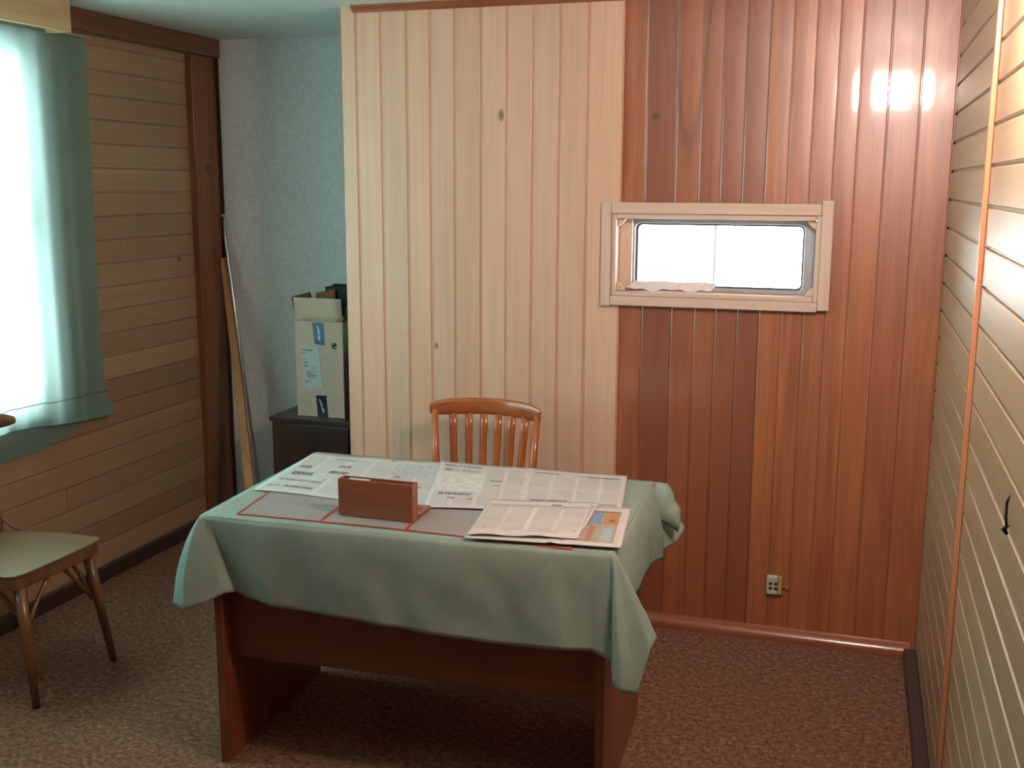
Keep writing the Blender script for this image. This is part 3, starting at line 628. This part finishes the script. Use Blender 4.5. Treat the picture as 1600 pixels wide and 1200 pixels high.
fo = thing('folded_newspaper', 'folded newspaper lying on the colour magazine at the desk front', 'newspaper', (-0.80, 2.69, 0.7595))
sheet('under_sheet', None, None, (-0.93, 2.86), (-0.655, 2.915), (-0.640, 2.668), (-0.90, 2.60), 0.7600, mC, wave=0.0008, thick=0.001, parent=fo)
sheet('top_sheet', None, None, (-0.956, 2.846), (-0.672, 2.905), (-0.635, 2.584), (-0.915, 2.526), 0.7622, mC, wave=0.0016, lift=[(0.18, 0.0, 0.12, 0.003), (0.62, 0.0, 0.12, 0.004)], parent=fo)

# ------------------------------------------------------------------ brown holder
ho = thing('letter_holder', 'small brown wooden holder standing on the grey desk mat', 'holder', (-1.21, 2.65, 0.7486), math.radians(-1.0))
z0 = 0.0; T_ = 0.005
mb = MB(); mb.box(-0.112, 0.110, -0.036, -0.030, 0.0, 0.104); mb.box(-0.112, 0.110, -0.004, 0.002, 0.0, 0.104)
mb.box(-0.112, -0.107, -0.030, -0.004, 0.0, 0.104); mb.box(0.105, 0.110, -0.030, -0.004, 0.0, 0.104); mb.box(-0.107, 0.105, -0.030, -0.004, 0.0, 0.006)
mb.build('box_body', M['holder'], ho, bevel=0.0012)
mb = MB(); mb.box(-0.112, 0.112, 0.0021, 0.088, 0.0042, 0.014); mb.build('base_plate', M['holder'], ho, bevel=0.0015)
mb = MB(); mb.box(-0.085, -0.025, -0.022, -0.012, 0.007, 0.1025); o = mb.build('index_card', M['label'], ho); o['label'] = 'white cards inside the holder'

# ------------------------------------------------------------------ chair behind the desk
def arcy(x, hw, sag): return sag * (1 - (x / hw) ** 2)
ch = thing('slatted_chair', 'orange varnished slat-back chair behind the desk', 'chair', (-1.255, 3.50, 0.0))
mb = MB()   # crest rail: curved in plan, rounded top line
def crest(u, v):
    a_ = v * 2 * PI; x = lerp(-0.212, 0.212, u); k_ = abs(2 * u - 1)
    hh = 0.031 * (1 - 0.40 * k_ ** 8) ; zc = 0.834 + 0.006 * (1 - k_ ** 2); th = 0.011 * (1 - 0.3 * k_ ** 4)
    y = 0.165 + 0.075 * (1 - k_ ** 2)
    return (x, y + th * math.sin(a_), zc + hh * math.copysign(abs(math.cos(a_)) ** 0.6, math.cos(a_)))
mb.grid(crest, 28, 16); k0 = len(mb.v); 
mb.f.append(tuple(i * 29 for i in range(16))); mb.t.append(0); mb.uv.append([(0, 0)] * 16)
mb.f.append(tuple(i * 29 + 28 for i in range(16))); mb.t.append(0); mb.uv.append([(0, 0)] * 16)
o = mb.build('crest_rail', M['chair_red'], ch, auto=60)
for i in range(6):
    k_ = -1 + 2 * (i + 1) / 7; xt = 0.198 * k_; xb = 0.165 * k_; yt = 0.165 + 0.075 * (1 - (xt / .212) ** 2); yb = 0.135 + 0.045 * (1 - k_ ** 2)
    mb = MB(); pts = [Vector((xb, yb, 0.448)).lerp(Vector((xt, yt, 0.822)), q / 6) + Vector((0, 0.008 * math.sin(PI * q / 6), 0)) for q in range(7)]
    mb.tube(pts, [0.015] * 7, 10, flat=0.42, up=(0, 1, 0.05)); mb.build('slat', M['chair_red_v'], ch, smooth=True)
for sx in (-1, 1):
    mb = MB(); mb.tube([(sx * 0.190, 0.195, 0.0), (sx * 0.182, 0.165, 0.22), (sx * 0.178, 0.140, 0.44), (sx * 0.186, 0.150, 0.62), (sx * 0.197, 0.172, 0.83)], [0.013, 0.016, 0.017, 0.014, 0.012], 12); mb.build('back_post', M['chair_red_v'], ch, smooth=True)
    mb = MB(); mb.tube([(sx * 0.200, -0.195, 0.0), (sx * 0.190, -0.185, 0.25), (sx * 0.183, -0.175, 0.42)], [0.012, 0.017, 0.018], 12); mb.build('leg', M['chair_red_v'], ch, smooth=True)
mb = MB(); sp_ = [(0.205 * math.copysign(abs(math.cos(q)) ** 0.45, math.cos(q)) * (1 - 0.05 * math.sin(q)), 0.20 * math.copysign(abs(math.sin(q)) ** 0.45, math.sin(q)) - 0.01) for q in [2 * PI * i / 40 for i in range(40)]]
mb.prism(sp_, lambda u, v, w_: (u, v, w_), 0.425, 0.449); mb.build('seat', M['chair_red'], ch, bevel=0.005)
mb = MB()
for y_ in (-0.175, 0.150): mb.box(-0.165, 0.165, y_ - 0.009, y_ + 0.009, 0.37, 0.424)
for x_ in (-0.178, 0.178): mb.box(x_ - 0.009, x_ + 0.009, -0.155, 0.130, 0.37, 0.424)
mb.build('seat_rail', M['chair_red'], ch)

# ------------------------------------------------------------------ bentwood chair by the window
bc = thing('bentwood_chair', 'brown bentwood chair with worn pale seat below the curtain', 'chair', (-2.62, 2.80, 0.0), math.radians(-90))
# local: front of the seat is -y... rotated so that the front faces the desk
def W(x, y, z): return (-(y - 2.80) * 1.0, (x + 2.62) * 1.0, z)   # world offset -> local of a -90 degree turned root
def LW(x, y, z): # world point to local
    v = Vector((x + 2.62, y - 2.80, 0)); v = Matrix.Rotation(math.radians(90), 3, 'Z') @ v; return (v.x, v.y, z)
so = [(-2.428, 2.995), (-2.424, 2.97), (-2.422, 2.80), (-2.430, 2.645), (-2.442, 2.612), (-2.47, 2.600), (-2.60, 2.612), (-2.78, 2.645), (-2.825, 2.68), (-2.835, 2.80), (-2.825, 2.93), (-2.78, 2.985), (-2.60, 3.018), (-2.46, 3.020), (-2.438, 3.012)]
loc_so = [LW(x, y, 0)[:2] for x, y in so]
mb = MB(); mb.prism(loc_so, lambda u, v, w_: (u, v, w_), 0.430, 0.442); o = mb.build('seat', M['seat_ply'], bc, bevel=0.004); o['label'] = 'worn pale plywood seat'
mb = MB(); cs = Vector((0, 0)); ins = [(u * 0.985, v * 0.985) for u, v in loc_so]
mb.prism(ins, lambda u, v, w_: (u, v, w_), 0.392, 0.4295); mb.build('seat_ring', M['chair_brown'], bc, bevel=0.004)
for (tx, ty, fx, fy) in ((-2.455, 2.645, -2.412, 2.628), (-2.452, 2.965, -2.405, 3.000)):
    mb = MB(); mb.tube([LW(tx, ty, 0.391), LW(lerp(tx, fx, .35), lerp(ty, fy, .35), 0.25), LW(fx, fy, 0.0)], [0.020, 0.017, 0.0125], 12); mb.build('leg', M['chair_brown'], bc, smooth=True)
for ty, fy in ((2.690, 2.682), (2.965, 2.985)):
    mb = MB(); sgn = -1 if ty < 2.8 else 1
    mb.tube([LW(-2.90, fy, 0.0), LW(-2.87, lerp(fy, ty, .6), 0.22), LW(-2.846, ty + sgn * .012, 0.40), LW(-2.838, ty + sgn * .018, 0.46), LW(-2.852, ty + sgn * 0.010, 0.62), LW(-2.865, ty + sgn * .004, 0.80)], [0.012, 0.015, 0.016, 0.015, 0.0135, 0.012], 12); mb.build('back_post', M['chair_brown'], bc, smooth=True)
    mb = MB(); mb.tube([LW(-2.846, ty + sgn * .02, 0.52), LW(-2.822, ty + sgn * .025, 0.475), LW(-2.785, ty + sgn * .03, 0.450), LW(-2.765, ty + sgn * .03, 0.444)], 0.006, 8); mb.build('seat_brace', M['chair_brown'], bc, smooth=True)
for sgn in (-1, 1):   # bent braces under the seat
    yb = 2.645 if sgn < 0 else 2.965
    pts = [LW(-2.443, yb - sgn * 0.004, 0.24)] + [LW(-2.452, yb - sgn * (0.012 + 0.11 * math.sin(q)), 0.24 + 0.145 * math.sin(q) ** 0.8) for q in [0.35, 0.7, 1.1, 1.4]]
    mb = MB(); mb.tube(pts, 0.0075, 8); mb.build('curved_brace', M['chair_brown'], bc, smooth=True)
    pts = [LW(-2.446, yb, 0.24), LW(-2.475, yb, 0.30), LW(-2.52, yb, 0.352), LW(-2.58, yb, 0.385)]
    mb = MB(); mb.tube(pts, 0.0075, 8); mb.build('curved_brace', M['chair_brown'], bc, smooth=True)
mb = MB()
def crest2(u, v):
    a_ = v * 2 * PI; y = lerp(2.66, 3.085, u); k_ = abs(2 * u - 1); x = -2.850 - 0.030 * (1 - k_ ** 2) + 0.02 * k_ ** 4
    q = Vector(LW(x + 0.010 * math.sin(a_), y, 0.815 + 0.012 * (1 - k_ ** 2) + 0.028 * (1 - .5 * k_ ** 8) * math.cos(a_))); return q
mb.grid(crest2, 24, 12)
mb.f.append(tuple(i * 25 for i in range(12))); mb.t.append(0); mb.uv.append([(0, 0)] * 12)
mb.f.append(tuple(i * 25 + 24 for i in range(12))); mb.t.append(0); mb.uv.append([(0, 0)] * 12)
mb.build('crest_rail', M['chair_brown'], bc, auto=60)

# ------------------------------------------------------------------ nook: cabinet, box, binder, plank and rod
cb = thing('low_cabinet', 'low dark brown cabinet in the nook behind the partition', 'cabinet', (-2.10, 4.43, 0.0))
CT = 0.612
mb = MB(); mb.box(-2.478, -1.70, 4.268, 4.634, 0.0, CT - 0.021); kid(mb, 'body', M['cabinet'], cb, bevel=0.002)
mb = MB(); mb.box(-2.488, -1.69, 4.258, 4.636, CT - 0.020, CT); kid(mb, 'cabinet_top', M['cabinet'], cb, bevel=0.002)
for x0, x1 in ((-2.470, -2.092), (-2.086, -1.708)):
    mb = MB(); mb.box(x0, x1, 4.252, 4.267, 0.05, CT - 0.028); d = kid(mb, 'door', M['cabinet'], cb, bevel=0.002)

bx = thing('cardboard_box', 'tall open cardboard box with blue tape on the dark cabinet', 'box', (-2.24, 4.40, CT))
BX0, BX1, BY0, BY1, BZ0, BZ1 = -2.378, -2.144, 4.325, 4.520, CT + 0.0005, 1.045
mb = MB(); tb = 0.004
mb.box(BX0, BX1, BY0, BY0 + tb, BZ0, BZ1); mb.box(BX0, BX1, BY1 - tb, BY1, BZ0, BZ1); mb.box(BX0, BX0 + tb, BY0 + tb, BY1 - tb, BZ0, BZ1); mb.box(BX1 - tb, BX1, BY0 + tb, BY1 - tb, BZ0, BZ1); mb.box(BX0 + tb, BX1 - tb, BY0 + tb, BY1 - tb, BZ0, BZ0 + tb)
kid(mb, 'box_body', M['card'], bx)
def flap(p0, p1, p2, p3, nm='flap', mat='card'):
    mb = MB(); P = [Vector(q) for q in (p0, p1, p2, p3)]
    mb.grid(lambda u, v: P[0].lerp(P[1], u).lerp(P[3].lerp(P[2], u), v) + Vector((0, 0.003 * math.sin(PI * v), 0)), 6, 4); return kid(mb, nm, M[mat], bx, solid=0.003, smooth=True)
flap((BX0, BY0, BZ1), (BX1, BY0, BZ1), (BX1 - 0.003, BY0 - 0.006, 1.148), (BX0 - 0.002, BY0 - 0.006, 1.150))
flap((BX0, BY0 + .006, BZ1), (BX0, BY1 - .004, BZ1), (BX0 - 0.022, BY1 - .004, 1.155), (BX0 - 0.018, BY0 + 0.006, 1.150), mat='card_in')
flap((BX0, BY1, BZ1), (BX0 + 0.10, BY1, BZ1), (BX0 + 0.10, BY1 + 0.010, 1.170), (BX0 + 0.002, BY1 + 0.010, 1.150), mat='card_in')
flap((BX1, BY0 + .006, BZ1), (BX1, BY1 - .004, BZ1), (BX1 + 0.012, BY1 - .004, 1.120), (BX1 + 0.012, BY0 + 0.02, 1.115), mat='card_in')
yt = BY0 - 0.0008
def decal(pts, nm, mat, par=bx, y=yt, th=0.0006):
    mb = MB(); mb.prism(pts, lambda u, v, w_: (u, w_, v), y - th, y); return kid(mb, nm, M[mat], par)
def mark(x, z, sc):   # a tall curling comma over a short foot, the pale print on the tape
    a_ = [(-.30, .95), (-.05, 1.0), (.22, .80), (.42, .45), (.48, .10), (.40, -.05), (.12, -.08), (-.02, .05), (.02, .35), (-.02, .62), (-.14, .80)]
    b_ = [(-.02, -.18), (.50, -.14), (.58, -.50), (.55, -.85), (.10, -.82), (.02, -.50)]
    return [[(x + u * sc * .55, z + v * sc) for u, v in q] for q in (a_, b_)]
tp1 = decal([(-2.292, 1.040), (-2.236, 1.040), (-2.232, 0.938), (-2.282, 0.944)], 'blue_tape', 'blue_tape')
for q in mark(-2.265, 0.990, 0.036): 
    mb = MB(); mb.prism(q, lambda u, v, w_: (u, w_, v), yt - 0.0014, yt - 0.0007); mb.v = [tuple(Vector(p_)) for p_ in mb.v]; mb.v = [tuple(Vector(p_) - bx.location) for p_ in mb.v]; mb.build('tape_print', M['tape_mark'], tp1)
tp2 = decal([(-2.283, 0.710), (-2.232, 0.712), (-2.226, CT + 0.001), (-2.276, CT + 0.001)], 'navy_tape', 'navy_tape')
for q in mark(-2.259, 0.660, 0.034):
    q = [(u + (0.012 * (0.66 - v) / 0.05), max(v, CT + 0.003)) for u, v in q]
    mb = MB(); mb.prism(q, lambda u, v, w_: (u, w_, v), yt - 0.0014, yt - 0.0007); mb.v = [tuple(Vector(p_) - bx.location) for p_ in mb.v]; mb.build('tape_print', M['tape_mark'], tp2)
lb = decal([(-2.350, 0.928), (-2.264, 0.930), (-2.252, 0.742), (-2.336, 0.738)], 'address_label', 'label')
random.seed(5)
mb = MB()
for zz, x0, ws, h_ in ((0.914, -2.344, (.018, .010, .016), .006), (0.900, -2.346, (.016,), .003), (0.872, -2.340, (.010,), .003), (0.858, -2.338, (.018,), .006), (0.842, -2.340, (.012, .010), .006), (0.836, -2.305, (.012, .014), .002), (0.824, -2.336, (.008,), .002),
                        (0.816, -2.328, (.014, .010), .004), (0.808, -2.326, (.010, .014), .004), (0.800, -2.324, (.016, .016, .010), .004), (0.792, -2.322, (.012, .022), .004), (0.774, -2.334, (.020, .006), .004), (0.766, -2.334, (.012,), .003)):
    x = x0; mb = MB()
    for w__ in ws:
        mb.box(x, x + w__, yt - 0.0012, yt - 0.0007, zz - h_ / 2, zz + h_ / 2); x += w__ + .003
    mb.v = [tuple(Vector(p_) - bx.location) for p_ in mb.v]; mb.build('printed_line', M['ink'], lb)
mb = MB(); pts = [(-2.185 + 0.011 * math.cos(q), yt - 0.001, 0.938 + 0.013 * math.sin(q)) for q in [0.5 + 5.2 * i / 16 for i in range(17)]]; mb.tube(pts, 0.0018, 6); mb.tube([(-2.192, yt - 0.001, 0.934), (-2.179, yt - 0.001, 0.945)], 0.0035, 6); kid(mb, 'round_print', M['grout'], bx)

bn = thing('black_crate', 'black open crate behind the cardboard box', 'crate', (-2.0, 4.58, CT))
mb = MB()
mb.box(-2.335, -1.80, 4.542, 4.550, CT + 0.001, 1.178); mb.box(-2.335, -1.80, 4.622, 4.630, CT + 0.001, 1.185); mb.box(-2.335, -2.327, 4.550, 4.622, CT + 0.001, 1.178); mb.box(-1.808, -1.80, 4.550, 4.622, CT + .001, 1.19)
kid(mb, 'crate_body', M['black'], bn)
sb = MB(); sb.box(-2.085, -1.82, 4.30, 4.50, 0.935, 1.045); 
bb = thing('brown_box', 'dark brown box under the white carton beside the tall cardboard box', 'box', (-1.95, 4.40, CT))
mb = MB(); mb.box(-2.088, -1.80, 4.33, 4.50, CT + 0.0005, 0.934); kid(mb, 'lower_box', M['cabinet'], bb, bevel=0.002)
wb = sb.build('white_carton', M['label'], bevel=0.002, origin=(-1.95, 4.40, 0.935)); tag(wb, 'small white carton peeking past the partition edge', 'carton')
kb = MB(); kb.box(-2.088, -1.82, 4.36, 4.50, 1.0455, 1.165); ob = kb.build('dark_binder', M['black'], bevel=0.003, origin=(-1.95, 4.43, 1.0455)); tag(ob, 'black binder lying on the white carton in the nook', 'binder')
kb = MB(); kb.box(-2.160, -2.110, 4.55, 4.585, 1.10, 1.195); 

pk = MB(); A_ = Vector((-2.895, 4.600, 1.292)); B_ = Vector((-2.500, 4.130, 0.006))
def beam(mb, A, B, w_, th):
    d = (B - A).normalized(); s_ = Vector((1, 0.15, 0)); s_ = (s_ - d * s_.dot(d)).normalized(); n_ = d.cross(s_)
    vs = [A + s_ * a * w_ / 2 + n_ * b * th / 2 for a, b in ((-1, -1), (1, -1), (1, 1), (-1, 1))] + [B + s_ * a * w_ / 2 + n_ * b * th / 2 for a, b in ((-1, -1), (1, -1), (1, 1), (-1, 1))]
    mb.add(vs, [(3, 2, 1, 0), (4, 5, 6, 7), (0, 1, 5, 4), (1, 2, 6, 5), (2, 3, 7, 6), (3, 0, 4, 7)])
beam(pk, A_, B_, 0.040, 0.016); o = pk.build('wooden_plank', M['plank'], bevel=0.0015, origin=tuple(B_)); tag(o, 'narrow orange-brown plank leaning in the nook corner', 'plank')
pr_ = thing('white_rod', 'thin pale metal rod leaning beside the plank in the nook', 'rod', (-2.45, 4.15, 0.0))
mb = MB(); mb.tube([(-2.900, 4.612, 1.50), (-2.888, 4.60, 1.40), (-2.46, 4.155, 0.008)], [0.006, 0.0075, 0.0075], 10); kid(mb, 'rod', M['steel'], pr_, smooth=True)
for q_, t__ in ((1.495, 0.0), (1.405, .06)):
    mb = MB(); mb.tube([(-2.8990 + (1.5 - q_) * .12, 4.600, q_ - .006), (-2.8985 + (1.5 - q_) * .12, 4.600, q_ + .006)], 0.0085, 10); kid(mb, 'metal_tip', M['steel'], pr_, smooth=True)

# ------------------------------------------------------------------ socket and hook
sk = thing('wall_socket', 'small yellowed twin phone socket low on the red-brown boards', 'socket', (-0.218, 3.905, 0.18))
mb = MB(); mb.box(-0.244, -0.206, 3.892, 3.916, 0.176, 0.243); kid(mb, 'socket_body', M['socket'], sk, bevel=0.002)
mb = MB(); mb.box(-0.205, -0.190, 3.896, 3.916, 0.176, 0.241); kid(mb, 'side_cover', M['socket_side'], sk, bevel=0.002)
for x_ in (-0.236, -0.217):
    for z_ in (0.212, 0.194):
        mb = MB(); mb.box(x_, x_ + 0.011, 3.8905, 3.8919, z_, z_ + 0.010); kid(mb, 'socket_hole', M['grout'], sk)
mb = MB(); mb.tube([(-0.189, 3.908, 0.205), (-0.180, 3.906, 0.206), (-0.172, 3.909, 0.198), (-0.170, 3.914, 0.19)], 0.004, 8); kid(mb, 'cable_stub', M['batten'], sk, smooth=True)
hk = thing('metal_hook', 'thin black metal hook on the honey-coloured boards', 'hook', (0.275, 1.95, 1.07))
mb = MB(); mb.tube([(0.272, 1.958, 1.134), (0.268, 1.955, 1.12), (0.268, 1.952, 1.095), (0.270, 1.950, 1.078)], [0.002, 0.0026, 0.0024, 0.002], 8); kid(mb, 'shank', M['black'], hk, smooth=True)
mb = MB(); mb.tube([(0.273, 1.951, 1.082), (0.266, 1.950, 1.074), (0.272, 1.949, 1.066)], [0.003, 0.0052, 0.003], 8); kid(mb, 'knob', M['black'], hk, smooth=True)
